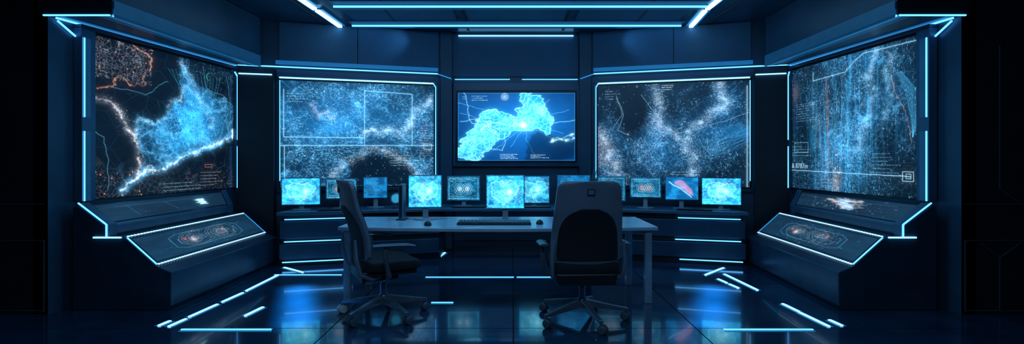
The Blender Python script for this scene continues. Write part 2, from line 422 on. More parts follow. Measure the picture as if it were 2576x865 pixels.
def big_right():
    r=R(480,440,(.001,.004,.011),23); w,h=r.w,r.h
    st=vnoise(w,h,120,5,4)*vnoise(w,h,50,3,5)
    n1=cf(w,h,5,6,13); n2=cf(w,h,11,5,14)
    body=np.clip(r.g(.45,.6,.22,.55)+.6*r.g(.68,.2,.12,.3)+.35*r.g(.9,.4,.08,.3),0,1)
    r.addm(body*(.25+.75*n1),(.006,.075,.19))
    r.addm(np.clip(st-.28,0,1)*1.6*body,(.02,.25,.50))
    r.voro(700,np.clip(.12+body*n1,0,1),(.05,.27,.46),1.0,1,5)
    r.voro(260,np.clip(.15+body,0,1),(.03,.13,.24),1.0,2,6)
    r.dashes(30000,(.06+.8*body)*n2,(.14,.42,.66),1,7,.8); r.dashes(12000,n1,(.06,.2,.34),1,6,.4)
    for k in range(40):
        u=.45+r.rng.randn()*.12; r.lines([[(u,r.rng.uniform(.1,.5)),(u+r.rng.uniform(-.02,.02),r.rng.uniform(.6,1))]],(.02,.10,.17),1,.005)
    r.lines([[(.345,.12),(.35,.6),(.36,1)],[(.352,.2),(.355,.8)]],(.20,.10,.06),1,.01,3,(.08,.03,.02),.5)
    for k in range(26): r.blob(.42+r.rng.randn()*.03,r.rng.uniform(.68,1),.003,.004,(.8,.46,.2))
    r.blob(.43,.93,.03,.07,(.12,.085,.05)); r.blob(.04,.2,.03,.06,(.05,.03,.02))
    near=r.coast([(.74,.0),(.70,.12),(.68,.2),(.72,.33),(.70,.42),(.63,.55),(.6,.7)],(.22,.42,.55),(.01,.09,.20),7,.014,.14,6,.4,.25)
    near=near+.7*r.coast([(.84,.08),(.80,.2),(.83,.34),(.78,.5)],(.15,.34,.46),(.01,.07,.15),6,.012,.15,5,.35,.2)
    near=near+.5*r.coast([(.2,.3),(.28,.45),(.24,.6),(.33,.72),(.3,.9)],(.10,.24,.34),(.01,.05,.11),6,.012,.18,5,.35,.2)
    r.dashes(22000,np.clip(near,0,1)*n2,(.35,.55,.68),1,2)
    r.coast([(.74,.0),(.84,.1),(.83,.22),(.87,.36),(.93,.5),(.95,.66)],(.45,.26,.21),(.03,.015,.012),1,.001,.05,3,.4,.7)
    for k in range(12): r.lines([[(.86+.003*k,.2),(.92+.006*k,.34),(.95+.004*k,.5),(.96,.62)]],(.02,.12,.22),1,.01)
    Lc=(.42,.66,.78)
    r.lines([[(.22,.06),(.22,.13),(.5,.12),(.57,.06),(.64,.02),(1,.03)],[(0,.85),(.95,.865)]],Lc,1,0,2,(.03,.22,.42),.6)
    r.rect(.90,.835,.965,.895,(.5,.7,.8),1); r.rect(.92,.85,.95,.88,(.4,.6,.7),1)
    r.rect(.03,.62,.17,.70,(.16,.42,.58),1); r.textrows(.01,.65,4,.2,(.12,.32,.45)); r.textrows(.3,.91,3,.2,(.25,.25,.2))
    r.textrows(.7,.72,6,.2,(.1,.28,.42)); r.textrows(.05,.3,8,.2,(.10,.22,.34),.02)
    r.bloom(1.5,.2); r.bloom(12,.15); return r
def back_left():
    r=R(460,320,(.001,.006,.016),5); w,h=r.w,r.h
    n=cf(w,h,5,6,2); n2=cf(w,h,10,5,66)
    sea=r.poly([(.4,1),(.42,.78),(.5,.72),(.56,.64),(.62,.68),(.68,.62),(.76,.72),(.84,.8),(.9,1)],.12,7)
    lit=np.clip(1-blur(sea,4),.04,1)*np.clip(1-.7*r.g(.95,.05,.15,.12),0,1)
    r.addm(lit*(.35+.65*n)*(.35+.65*(r.V<.62)),(.006,.085,.22))
    r.blob(.42,.38,.28,.16,(.003,.06,.16)); r.blob(.3,.45,.1,.06,(.004,.08,.2))
    r.voro(700,np.clip(.1+lit*n2,0,1),(.05,.26,.46),1.0,1,5,lit*(.3+.7*n))
    r.voro(120,lit*.8,(.03,.15,.28),1.0,2,6)
    r.dashes(24000,lit*n2,(.10,.38,.66),1,7,.25); r.dashes(4000,lit*n,(.35,.55,.68),1,3,.3)
    near=r.coast([(.53,.50),(.58,.44),(.62,.50),(.66,.46),(.70,.42),(.78,.50),(.85,.38),(.93,.2),(1,.1)],(.32,.48,.58),(.01,.10,.2),7,.012,.16,5,.5,.3)
    near=near+r.coast([(.3,1),(.33,.86),(.42,.76),(.5,.70),(.58,.63),(.66,.64),(.74,.70),(.84,.78),(.92,.95)],(.24,.34,.42),(.01,.07,.15),7,.012,.16,5,.45,.28)
    near=near+r.coast([(.2,.2),(.24,.33),(.29,.28),(.33,.36)],(.24,.26,.32),(.02,.04,.08),4,.008,.16,4,.4,.3)
    r.dashes(22000,np.clip(near,0,1),(.35,.5,.6),1,2)
    r.dashes(5000,r.g(.95,.5,.06,.4),(.3,.32,.36),1,3,.5)
    L=(.38,.66,.8)
    r.lines([[(.02,.08),(.02,.53),(.53,.53),(.53,.07),(.85,.09),(.85,.6)],[(0,.61),(1,.60)],[(.025,.61),(.025,.93)]],L,1,0,2,(.03,.25,.45),.6)
    r.rect(.93,.585,.985,.64,(.5,.7,.8),1); r.lines([[(.53,.53),(.53,.6)]],L)
    r.textrows(.7,.70,5,.22,(.16,.3,.4)); r.textrows(.04,.12,4,.15,(.15,.35,.5)); r.textrows(.9,.4,12,.08,(.2,.2,.23))
    r.bloom(1.5,.2); r.bloom(10,.15); return r
def back_right():
    r=R(460,320,(.001,.005,.013),15); w,h=r.w,r.h
    n=cf(w,h,5,6,22); n2=cf(w,h,10,5,67)
    lit=np.clip(.12+.9*r.g(.48,.6,.3,.25)+.7*r.g(.06,.85,.15,.35)+.6*r.g(.85,.25,.1,.25)+.5*r.g(.4,.1,.06,.4)-.6*r.g(.25,.35,.1,.2),0.03,1)
    r.addm(lit*(.3+.7*n),(.006,.065,.17)); r.addm(r.g(.97,.48,.2,.07),(.004,.06,.15))
    r.voro(700,np.clip(.08+lit*n2,0,1),(.06,.24,.42),1.0,1,15,lit*(.3+.7*n))
    r.voro(140,lit*.9,(.03,.14,.26),1.0,2,16)
    r.dashes(26000,lit*n2,(.12,.35,.58),1,6,.55); r.dashes(8000,lit*(r.U<.4)*n2,(.34,.31,.32),1,3,.5)
    near=r.coast([(.4,.0),(.42,.15),(.40,.3),(.42,.42),(.5,.46),(.55,.55)],(.26,.36,.44),(.01,.06,.13),7,.012,.15,5,.4,.25)
    near=near+r.coast([(.83,.0),(.82,.12),(.86,.22),(.76,.3),(.70,.38),(.62,.48),(.58,.62),(.66,.72),(.62,.9)],(.30,.43,.52),(.01,.08,.18),7,.012,.15,6,.45,.28)
    near=near+r.coast([(0,.45),(.05,.55),(.07,.7),(.14,.8),(.18,1)],(.26,.29,.32),(.02,.05,.10),7,.016,.15,7,.5,.25)
    r.dashes(28000,np.clip(near,0,1),(.36,.5,.6),1,2)
    for k in range(14): r.lines([[(1.0,.42+.012*k),(.88,.5+.012*k),(.76,.58+.010*k)]],(.015,.09,.18),1,.05)
    r.lines([[(.13,.12),(.17,.3),(.1,.45)],[(.3,.1),(.5,.5),(.9,.35),(1,.3)],[(.13,.1),(.18,.3),(.14,.45),(.22,.5)]],(.12,.26,.38),1,.03)
    r.blob(.02,.65,.06,.14,(.05,.03,.016)); r.blob(.42,.4,.05,.10,(.03,.02,.018))
    r.textrows(.44,.02,3,.08,(.45,.6,.7),.02); r.textrows(.5,.86,5,.2,(.14,.25,.35)); r.textrows(.05,.06,4,.12,(.14,.25,.35))
    r.lines([[(.985,.05),(.985,1)]],(.3,.5,.65),1,0,2)
    for k in range(10): r.blob(r.rng.uniform(.1,.6),r.rng.uniform(.3,.95),.003,.004,(.7,.35,.15))
    r.bloom(1.5,.2); r.bloom(10,.15); return r
def centre():
    r=R(400,240,(.001,.03,.13),7); w,h=r.w,r.h
    r.blob(.52,.45,.38,.42,(.003,.12,.40)); r.addm(cf(w,h,4,5,2),(.0,.02,.06))
    n=cf(w,h,10,5,8); n2=cf(w,h,24,4,18)
    land=r.poly([(.04,.66),(.10,.5),(.14,.34),(.24,.26),(.36,.28),(.45,.34),(.52,.36),(.56,.24),(.53,.08),(.59,.0),(.71,.02),(.72,.16),(.77,.28),(.81,.5),(.76,.64),(.68,.52),(.62,.52),(.56,.56),(.48,.58),(.42,.64),(.34,.70),(.28,.86),(.2,.94),(.12,1.0),(.05,.95)],.13,8)
    e=np.clip(np.abs(land-blur(land,1.2))*2.4,0,1)
    r.addm(blur(land,7),(.0,.15,.30))
    r.addm(land*(.3+.7*n),(.004,.30,.42)); r.addm(e,(.22,.62,.6))
    r.voro(260,land*(.2+n)*.8,(.28,.62,.58),1.0,2,5,land); r.addm(land*n2*n,(.12,.28,.26))
    r.blob(.56,.48,.022,.035,(.9,.7,.5)); r.blob(.56,.46,.09,.10,(.06,.20,.2)); r.blob(.63,.25,.06,.2,(.01,.12,.2))
    for (u,v) in[(.0,.15),(.02,.3),(.3,.85),(.78,.1),(.95,.25),(.9,.6),(.98,.72),(.45,.8),(.08,.6),(.65,.9)]:
        r.lines([[(.56,.48),(u,v)]],(.10,.36,.48),1,.05)
    r.lines([[(.05,.0),(.12,.45),(.5,.5)],[(.02,.42),(.3,.38)],[(.62,.1),(.8,.45),(1.0,.4)],[(.8,.7),(.88,.68),(.98,.6)],[(.4,.6),(.38,.85),(.25,.82)]],(.3,.6,.68),1,.06,2,(.02,.2,.3))
    for k in range(22): r.ring(r.rng.uniform(.12,.4),r.rng.uniform(.4,.58),r.rng.uniform(.012,.03),(.3,.5,.45))
    r.dashes(3500,land,(.35,.45,.4),1,3)
    dk=r.poly([(.58,.86),(.62,.6),(.68,.52),(.75,.6),(.9,.68),(1,.75),(1,1),(.58,1)],.08,6); r.im*=(1-.6*blur(dk,3))[...,None]
    r.coast([(.8,.72),(.88,.68),(.93,.7),(.99,.6)],(.5,.75,.8),(.01,.2,.3),4,.008,.2,4,.8,.5)
    r.ring(.4,.06,.05,(.5,.7,.8),1); r.ring(.4,.06,.03,(.5,.7,.8),1); r.blob(.4,.06,.012,.02,(.3,.5,.5)); r.textrows(.12,.05,3,.14,(.3,.6,.7),.03); r.textrows(.04,.06,2,.05,(.25,.5,.6),.03)
    r.textrows(.36,.9,4,.2,(.45,.75,.85),.02); r.textrows(.62,.91,3,.16,(.45,.75,.85),.02)
    r.rect(.005,.01,.995,.99,(.02,.2,.4),1)
    r.bloom(1.5,.2); r.bloom(12,.12); return r

for s,side,fn in((-1,'left',big_left),(1,'right',big_right)):
    root=empty('video_wall_display')
    z0,z1=.905,2.36; ya,yb_=4.56,6.44
    def W(y,z,o): return P(s,xl(y)+o,y,z)
    b=B()
    fo=.075
    def fr(y0,y1,za,zb,mat,o=fo):
        b.loft([W(y0,za,0.002),W(y0,za,o),W(y1,za,o),W(y1,za,0.002)],[W(y0,zb,0.002),W(y0,zb,o),W(y1,zb,o),W(y1,zb,0.002)],mat)
    fr(ya-.15,ya-.02,z0-.005,z1+.02,M_conL); fr(yb_+.01,yb_+.04,z0-.005,z1+.04,M_conL,.06)
    fr(ya-.15,yb_+.04,z1+.02,z1+.055,M_con)
    fr(ya-.02,yb_+.01,z0-.005,z1+.02,M_blk,.018)
    b.build('bezel',root,.006)
    b=B()
    for a,c in((.90,1.50),(1.62,2.30)):
        b.bar(W(4.425,a,fo+.006),W(4.425,c,fo+.006),.012,.012,E_cyan)
        b.bar(W(4.450,a,fo+.001),W(4.450,c,fo+.001),.004,.05,E_h1); b.bar(W(4.475,a,fo+.0005),W(4.475,c,fo+.0005),.003,.12,E_h2)
    b.bar(W(6.455,.90,.068),W(6.455,1.42,.068),.012,.012,E_cyan)
    b.bar(W(6.455,1.50,.068),W(6.455,2.29,.068),.012,.012,E_cyan)
    b.bar(W(6.455,2.29,.068),W(6.40,2.34,.068),.012,.012,E_cyan)
    b.build('edge_led',root)
    rr=fn()
    if s<0: screen('picture',rr,W(ya,z1,.024),W(yb_,z1,.024),W(ya,z0,.024),W(yb_,z0,.024),M_scr,root)
    else: screen('picture',rr,W(yb_,z1,.024),W(ya,z1,.024),W(yb_,z0,.024),W(ya,z0,.024),M_scr,root)
    if s>0:
        cu=bpy.data.curves.new('readout_text','FONT'); cu.body='& 8787m'; cu.size=.085; cu.extrude=.001
        t=bpy.data.objects.new('readout_text',cu); col.objects.link(t); t.parent=root
        p=W(6.42,1.15,.03); q=W(4.6,1.15,.03); d=(q-p).normalized()
        Rm=Matrix((d,Vector((0,0,1)),d.cross(Vector((0,0,1))))).transposed().to_4x4(); Rm.translation=p
        t.matrix_world=Rm; cu.materials.append(emat('readout_glow',(.35,.6,.7),.8))
for s,fn in((-1,back_left),(1,back_right)):
    root=empty('wall_display')
    def W(x,z,o): return P(s,x,yb(x)-o,z)
    xa,xb=-2.965,-1.085; z0,z1=.90,2.27
    b=B()
    def fr(x0,x1,za,zb,mat,o):
        b.loft([W(x0,za,.002),W(x0,za,o),W(x1,za,o),W(x1,za,.002)],[W(x0,zb,.002),W(x0,zb,o),W(x1,zb,o),W(x1,zb,.002)],mat)
    fr(xa-.02,xb+.02,z0-.02,z1+.02,M_blk,.03); fr(xa-.03,xb+.05,z1+.02,z1+.06,M_con,.06); fr(xb+.02,xb+.06,z0-.05,z1+.02,M_conL,.06); fr(xa-.03,xb+.05,z0-.06,z0-.02,M_con,.06)
    b.build('bezel',root,.005)
    b=B()
    b.bar(W(xa,z1+.03,.068),W(xb,z1+.03,.068),.014,.018,E_white)
    b.bar(W(xb+.03,.95,.066),W(xb+.03,z1-.02,.066),.010,.010,E_cyan); b.bar(W(xb,z1+.03,.066),W(xb+.03,z1-.02,.066),.012,.012,E_cyan)
    b.bar(W(xa-.005,.98,.04),W(xa-.005,z1,.04),.008,.008,E_cyan)
    b.build('edge_led',root)
    rr=fn()
    if s<0: screen('picture',rr,W(xa,z1,.036),W(xb,z1,.036),W(xa,z0,.036),W(xb,z0,.036),M_scr,root)
    else: screen('picture',rr,W(xb,z1,.036),W(xa,z1,.036),W(xb,z0,.036),W(xa,z0,.036),M_scr,root)
root=empty('main_wall_screen')
cx=.06
b=B(); b.box((cx,7.262,1.745),(1.76,.07,1.18),M_con); b.box((cx,7.235,1.72),(1.68,.05,1.0),M_blk)
for x in(-.87,.87): b.box((cx+x,7.23,1.72),(.02,.06,1.12),M_conL)
b.build('bezel',root,.006)
screen('picture',centre(),(-.755,7.20,2.185),(.88,7.20,2.185),(-.755,7.20,1.235),(.88,7.20,1.235),M_scr,root)

# ------------------------------------------------------------------ control consoles
def con_low(seed,fl):
    r=R(260,110,(.005,.022,.048),seed); w,h=r.w,r.h
    r.addm(cf(w,h,6,4,seed),(.001,.010,.022))
    for k,(u,v) in enumerate([(.40,.50),(.63,.48)]):
        for q,rad in enumerate((.11,.17,.22,.29,.34)): r.ring(u,v,rad,[(.3,.3,.3),(.2,.12,.07),(.05,.2,.3),(.18,.12,.07),(.04,.15,.25)][q],1,r.rng.uniform(0,3),r.rng.uniform(4,6.2))
        r.blob(u,v,.05,.1,(.05,.07,.09)); r.dashes(400,r.g(u,v,.1,.25),(.28,.17,.11),1,5); r.dashes(1600,r.g(u,v,.12,.3),(.12,.28,.38),1,5)
    r.blob(.36,.55,.02,.08,(.45,.36,.34)); r.blob(.66,.4,.012,.05,(.3,.1,.06)); r.blob(.30,.45,.008,.05,(.5,.05,.05))
    r.lines([[(.2,.3),(.27,.18),(.75,.18),(.82,.3),(.82,.7),(.75,.82),(.27,.82),(.2,.7),(.2,.3)],[(.25,.4),(.25,.62)],[(.78,.36),(.78,.6)]],(.04,.18,.28),1)
    r.bloom(2,.2); return r
def con_up(seed,big):
    r=R(240,60,(.005,.018,.038),seed); w,h=r.w,r.h
    r.addm(cf(w,h,5,4,seed),(.001,.008,.018))
    if big:
        m=r.poly([(.3,.2),(.42,.05),(.62,.1),(.66,.6),(.55,.85),(.42,.55)],.1,9); r.addm(m*(.05+.9*cf(w,h,20,3,3)),(.42,.40,.42)); 
        m=r.poly([(.42,.1),(.5,.1),(.62,.75),(.5,.8)],.1,9); r.addm(m,(.10,.25,.4)); r.dashes(700,r.g(.5,.5,.25,.4),(.2,.3,.4),1,6)
    else:
        m=r.poly([(.70,.35),(.76,.3),(.82,.75),(.74,.7)],.08,9); r.addm(m*1.1,(.4,.6,.75)); r.blob(.76,.5,.05,.3,(.02,.12,.2))
        r.dashes(150,r.g(.25,.5,.05,.5),(.3,.13,.07),1,3)
    r.lines([[(.45,.2),(.52,.8)],[(.18,.15),(.2,.85)],[(.1,.2),(.9,.2)]],(.02,.07,.11),1)
    r.bloom(2,.2); return r
for s,side in((-1,'left'),(1,'right')):
    root=empty('control_console')
    y0,y1=4.305,6.24
    def prof(xb_): return [(xb_,.0),(xb_,.86),(xb_+.05,.87),(-3.38,.70),(-3.38,.615),(-3.24,.615),(-2.96,.365),(-2.84,.315),(-2.84,.04),(-2.87,.0)]
    b=B(); b.loft([P(s,x,y0,z) for x,z in prof(-3.66)],[P(s,x,y1,z) for x,z in prof(-3.50)],M_con)
    b.build('body',root,.008)
    b=B()
    for ya,xq in((4.31,-3.62),(6.14,-3.47)):
        pp=[(xq,.87),(xq+.02,.893),(-3.36,.715),(-3.36,.61),(-3.40,.61)]
        b.loft([P(s,x,ya,z) for x,z in pp],[P(s,x,ya+.09,z) for x,z in pp],M_conL)
    b.loft([P(s,-3.40,4.4,.72),P(s,-3.365,4.4,.70),P(s,-3.365,4.4,.625),P(s,-3.40,4.4,.625)],[P(s,-3.40,6.14,.72),P(s,-3.365,6.14,.70),P(s,-3.365,6.14,.625),P(s,-3.40,6.14,.625)],M_conL)
    b.build('ledge',root,.006)
    b=B()
    b.bar(P(s,-3.61,4.30,.895),P(s,-3.375,4.30,.715),.010,.010,E_cyan); b.bar(P(s,-3.375,4.30,.715),P(s,-3.375,4.30,.61),.010,.010,E_cyan)
    b.bar(P(s,-3.48,4.295,.608),P(s,-3.25,4.295,.608),.012,.012,E_white)
    def L(t,y,o=.004):
        x=-3.24+t*.28;z=.615-t*.25; return P(s,x+o*.66,y,z+o*.75)
    b.bar(L(.06,y0+.02),L(.95,y0+.02),.008,.008,E_cyan); b.bar(L(.06,y1-.02),L(.95,y1-.02),.008,.008,E_dim)
    b.build('edge_led',root)
    b=B()
    n=48
    for i in range(n):
        y=y0+.04+(y1-y0-.08)*i/(n-1)
        for t in(.04,.96):
            b.box(L(t,y,.006),(.016,.016,.012),E_dot)
    for t in(.04,.96):
        b.bar(L(t,y0+.02,.001),L(t,y1-.02,.001),.05,.002,E_h2)
    b.build('indicator_lights',root)
    rl=con_low(60+s,0); ru=con_up(70+s,s>0)
    def Up(t,y,o=.008):
        f=(y-4.305)/1.935; xs=-3.61+.16*f
        x=xs+t*(-3.38-xs);z=.87-t*.17; return P(s,x+o*.6,y,z+o*.8)
    ys=(y0+.05,y1-.05)
    if s<0:
        screen('touch_panel',rl,L(.12,ys[0]),L(.12,ys[1]),L(.88,ys[0]),L(.88,ys[1]),M_scr,root)
        screen('status_panel',ru,Up(.08,4.42),Up(.08,6.12),Up(.88,4.42),Up(.88,6.12),M_scr,root)
    else:
        screen('touch_panel',rl,L(.12,ys[1]),L(.12,ys[0]),L(.88,ys[1]),L(.88,ys[0]),M_scr,root)
        screen('status_panel',ru,Up(.08,6.12),Up(.08,4.42),Up(.88,6.12),Up(.88,4.42),M_scr,root)

# ------------------------------------------------------------------ back counter
root=empty('workstation_counter')
b=B()
top=[(-2.74,6.0),(-.9,6.5),(1.0,6.5),(2.76,6.02),(2.78,6.6),(1.1,7.12),(-1.0,7.12),(-2.74,6.62)]
b.prism([(x,y,.60) for x,y in top],(0,0,.04),M_conL); b.build('counter_top',root,.008)
b=B()
for (ax,ay,bx,by) in((-2.72,6.03,-.92,6.52),(2.74,6.05,1.0,6.52)):
    def Q(x,y,dy,z): return (x,y+dy,z)
    for (dy,z0,z1,m) in((.02,.32,.53,M_con),(.08,.53,.60,M_wallD),(.06,.26,.32,M_wallD),(.0,.08,.26,M_con),(.06,.0,.08,M_wallD)):
        b.loft([Q(ax,ay,dy,z0),Q(bx,by,dy,z0),Q(bx,by,.55,z0),Q(ax,ay,.55,z0)],[Q(ax,ay,dy,z1),Q(bx,by,dy,z1),Q(bx,by,.55,z1),Q(ax,ay,.55,z1)],m)
b.build('cabinet',root,.006)
b=B()
def on(ax,ay,bx,by,t,z,dy=0): return (ax+(bx-ax)*t,ay+(by-ay)*t+dy,z)
for (ax,ay,bx,by) in((-2.72,6.03,-.92,6.52),(2.74,6.05,1.0,6.52)):
    for (z,t0,t1,dy) in((.55,.03,.42,.01),(.29,.03,.44,.0),(.06,.03,.42,-.05)):
        b.bar(on(ax,ay,bx,by,t0,z,dy),on(ax,ay,bx,by,t1,z,dy),.02,.010,E_cyan)
b.build('counter_led',root)

# ------------------------------------------------------------------ monitors
def tex_bright(seed):
    r=R(120,96,(.003,.13,.34),seed); w,h=r.w,r.h
    r.addm(cf(w,h,4,5,seed),(.01,.28,.46)); r.addm(ridge(w,h,6,4,seed+3,6),(.05,.35,.38))
    L=r.poly([(.12,.3),(.3,.2),(.5,.28),(.72,.15),(.88,.35),(.8,.62),(.6,.7),(.45,.85),(.25,.7),(.15,.5)],.22,5)
    e=np.clip(np.abs(L-blur(L,1.0))*2.2,0,1); r.addm(L,(.02,.12,.12)); r.addm(e,(.20,.45,.42))
    r.blob(.55,.48,.22,.22,(.03,.28,.32)); r.blob(.62,.5,.07,.09,(.38,.40,.34)); r.addm(r.g(.5,.5,.3,.3)*cf(w,h,10,4,seed+9),(.24,.40,.40))
    r.dashes(350,r.g(.5,.5,.35,.35),(.25,.45,.45),1,6)
    r.textrows(.06,.08,2,.3,(.15,.35,.4),.05); r.textrows(.06,.9,2,.6,(.15,.35,.4),.05)
    r.rect(.04,.04,.96,.96,(.05,.25,.3),1)
    return r
def tex_hud(seed,orange):
    r=R(120,86,(.003,.04,.09),seed); w,h=r.w,r.h
    r.addm(cf(w,h,5,4,seed),(.003,.06,.12))
    for u in(.38,.62):
        for q,rad in enumerate((.1,.17,.24)): r.ring(u,.52,rad,[(.4,.55,.6),(.6,.28,.14) if orange else (.2,.6,.7),(.08,.35,.55)][q],1)
        if orange: r.blob(u,.52,.05,.08,(.35,.15,.08))
        else: r.blob(u,.52,.05,.08,(.35,.45,.5))
    r.dashes(700,None,(.05,.28,.44),1,6); r.textrows(.1,.1,3,.8,(.12,.44,.62),.05); r.textrows(.1,.82,3,.8,(.12,.44,.62),.05)
    r.rect(.05,.06,.95,.94,(.1,.5,.75),1); return r
def tex_mid(seed,pink=False):
    r=R(110,80,(.003,.09,.26),seed); w,h=r.w,r.h
    r.addm(cf(w,h,4,4,seed),(.006,.14,.30))
    if pink:
        m=r.poly([(.25,.2),(.5,.15),(.8,.5),(.85,.85),(.6,.6),(.35,.35)],.1,6); r.addm(blur(m,2)*.8,(.40,.13,.13)); r.lines([[(.1,.2),(.5,.55),(.8,.9)]],(.35,.5,.6),2,.05)
    else: r.textrows(.1,.12,12,.7,(.06,.28,.4),.06)
    return r
def monitor(cx,cy,zb,w,h,rz,tex,surf,mat=M_scr,bez=M_bezel):
    e=empty('computer_monitor',(cx,cy,surf+.001),rz)
    b=B(); z0=zb-surf
    b.box((0,.012,z0+h/2),(w,.024,h),bez); b.box((0,.034,z0+h/2),(w*.8,.03,h*.75),M_blk)
    b.build('housing',e,.005)
    b=B(); 
    b.prism([(-.028,.03,.01),(.028,.03,.01),(.022,.05,z0+h*.4),(-.022,.05,z0+h*.4)],(0,.02,0),M_leg)
    n=24; b.prism([(.11*math.cos(6.283*i/n),.03+.075*math.sin(6.283*i/n),0) for i in range(n)],(0,0,.012),M_leg)
    b.build('stand',e,.003)
    g=.008
    screen('picture',tex,(-w/2+g,-.002,z0+h-g),(w/2-g,-.002,z0+h-g),(-w/2+g,-.002,z0+g),(w/2-g,-.002,z0+g),mat,e)
DZ=.674; CZ=.64
monitor(-.838,4.98,.79,.325,.317,.06,tex_bright(101),DZ,M_scrB)
monitor(-.063,4.86,.79,.365,.32,.0,tex_bright(102),DZ,M_scrB)
monitor(-.633,6.75,.715,.436,.322,.0,tex_hud(103,False),CZ,M_scrB)
monitor(.289,6.72,.683,.40,.355,.0,tex_bright(104),CZ)
monitor(.80,6.72,.72,.43,.33,-.1,tex_mid(105),CZ)
monitor(1.27,6.60,.72,.36,.32,-.15,tex_hud(106,True),CZ)
monitor(1.68,6.50,.77,.385,.26,-.2,tex_hud(107,True),CZ,M_scrB)
monitor(2.11,6.42,.75,.40,.29,-.2,tex_mid(108,True),CZ,M_scrB)
monitor(2.54,6.27,.70,.457,.333,-.22,tex_bright(109),CZ,M_scrB)
monitor(-2.56,6.27,.70,.45,.333,.2,tex_bright(110),CZ,M_scrB)
monitor(-2.12,6.42,.76,.375,.26,.2,tex_hud(111,True),CZ,M_scrB)
monitor(-1.74,6.58,.76,.30,.27,.15,tex_mid(112),CZ)

# ------------------------------------------------------------------ front desk
root=empty('desk')
b=B()
n=24;fr_=[]
for i in range(n+1):
    x=-1.51+2.775*i/n; u=(x+.1225)/1.3875; fr_.append((x,4.47-.10*(1-u*u),DZ-.032))
poly=fr_+[(1.255,5.26,DZ-.032),(-1.50,5.26,DZ-.032)]
b.prism(poly,(0,0,.032),M_desk); b.build('desk_top',root,.006)
b=B()
for x,y in((-1.44,4.53),(1.19,4.53),(-1.44,5.19),(1.17,5.19)):
    b.prism([(x-.03,y-.03,0),(x+.03,y-.03,0),(x+.03,y+.03,0),(x-.03,y+.03,0)],(0,0,DZ-.032),M_leg)
b.box((-.125,5.19,.60),(2.56,.03,.06),M_leg); b.box((-1.44,4.86,.61),(.03,.6,.05),M_leg); b.box((1.18,4.86,.61),(.03,.6,.05),M_leg)
b.build('frame',root,.006)

b=B(); kz=DZ+.001
kx,ky=-.16,4.68; kw,kd=.66,.20
b.box((kx,ky,kz+.009),(kw,kd,.018),M_blk)
for r_ in range(5):
    for c_ in range(20):
        if r_==0 and 5<=c_<=13:
            continue
        b.box((kx-kw/2+.02+c_*(kw-.04)/19.0,ky-kd/2+.025+r_*.037,kz+.022),(.026,.029,.010),M_seam)
b.box((kx,ky-kd/2+.025,kz+.022),(.28,.029,.010),M_seam)
b.build('keyboard',bevel=.003)
def mouse(x,y,rz):
    b=B(); b.M=Matrix.Translation((x,y,DZ))@Matrix.Rotation(rz,4,'Z')
    vs=[];fs=[];N=16;Mr=6
    for j in range(Mr):
        t=j/(Mr-1)*math.pi/2
        for i in range(N):
            a=2*math.pi*i/N; vs.append((.033*math.cos(a)*math.cos(t)**.6 if j<Mr-1 else 0,.056*math.sin(a)*math.cos(t)**.6 if j<Mr-1 else 0,.004+.032*math.sin(t)*(1-.2*math.sin(a))))
    for j in range(Mr-1):
        for i in range(N): fs.append((j*N+i,j*N+(i+1)%N,(j+1)*N+(i+1)%N,(j+1)*N+i))
    fs.append(tuple(range(N))); b.add(vs,fs,M_blk); b.box((0,.03,.034),(.006,.018,.008),M_seam)
    b.build('computer_mouse',smooth=True)
mouse(-.745,4.57,.3); mouse(.25,4.66,-.2)
b=B(); b.box((-1.065,5.02,DZ+.175),(.04,.16,.34),M_bezel); b.box((-1.065,4.936,DZ+.175),(.028,.01,.31),M_blk); b.box((-1.065,5.02,DZ+.006),(.09,.17,.01),M_blk)
b.build('computer_tower',bevel=.004)
b=B()
gx,gy=-1.46,6.5
vs=[];fs=[]
for j in range(13):
    for i in range(20):
        t=math.pi*j/12;a=2*math.pi*i/20; vs.append((gx+.055*math.sin(t)*math.cos(a),gy+.055*math.sin(t)*math.sin(a),.765+.055*math.cos(t)))
for j in range(12):
    for i in range(20): fs.append((j*20+i,j*20+(i+1)%20,(j+1)*20+(i+1)%20,(j+1)*20+i))
b.add(vs,fs,emat('globe_glow',(.03,.35,.6),.8)); b.cyl((gx,gy,CZ),(gx,gy,.652),.05,.045,M_blk); b.cyl((gx,gy,.652),(gx,gy,.72),.01,.01,M_chrome)
ring=[(gx+.066*math.cos(a),gy,.765+.066*math.sin(a)) for a in [i*6.2832/24 for i in range(25)]]
b.tube(ring,.005,M_chrome,8)
b.build('desk_globe',smooth=True)
def tray(x,y,z,w,d,rz,name,mat):
    b=B(); b.M=Matrix.Translation((x,y,z+.001))@Matrix.Rotation(rz,4,'Z'); b.box((0,0,.008),(w,d,.016),mat)
    for r_ in range(4):
        for c_ in range(13): b.box((-w/2+.02+c_*(w-.04)/12,-d/2+.022+r_*(d-.044)/3,.019),(w/13*.7,d/4*.6,.007),M_seam)
    b.build(name,bevel=.002)
tray(-.55,6.58,CZ,.42,.12,0,'keyboard',M_blk); tray(2.2,6.24,CZ,.40,.11,-.27,'keyboard',M_blk); tray(-2.13,6.24,CZ,.40,.11,.27,'keyboard',M_blk); tray(.3,6.58,CZ,.38,.12,0,'keyboard',M_blk)
b=B(); px_,py_=1.06,6.85; M_leaf=pmat('leaf',(.06,.18,.18),.5)
b.cyl((px_,py_,CZ),(px_,py_,CZ+.12),.045,.06,M_blk)
for k in range(16):
    a=k*2.4; l=.08+.05*random.random(); hgt=.22+.18*random.random()
    p=[(px_,py_,CZ+.11),(px_+.4*l*math.cos(a),py_+.4*l*math.sin(a),CZ+.11+hgt*.6),(px_+l*math.cos(a),py_+l*math.sin(a),CZ+.11+hgt)]
    b.tube(p,[.004,.009,.002],M_leaf,6)
b.build('potted_plant',smooth=True)

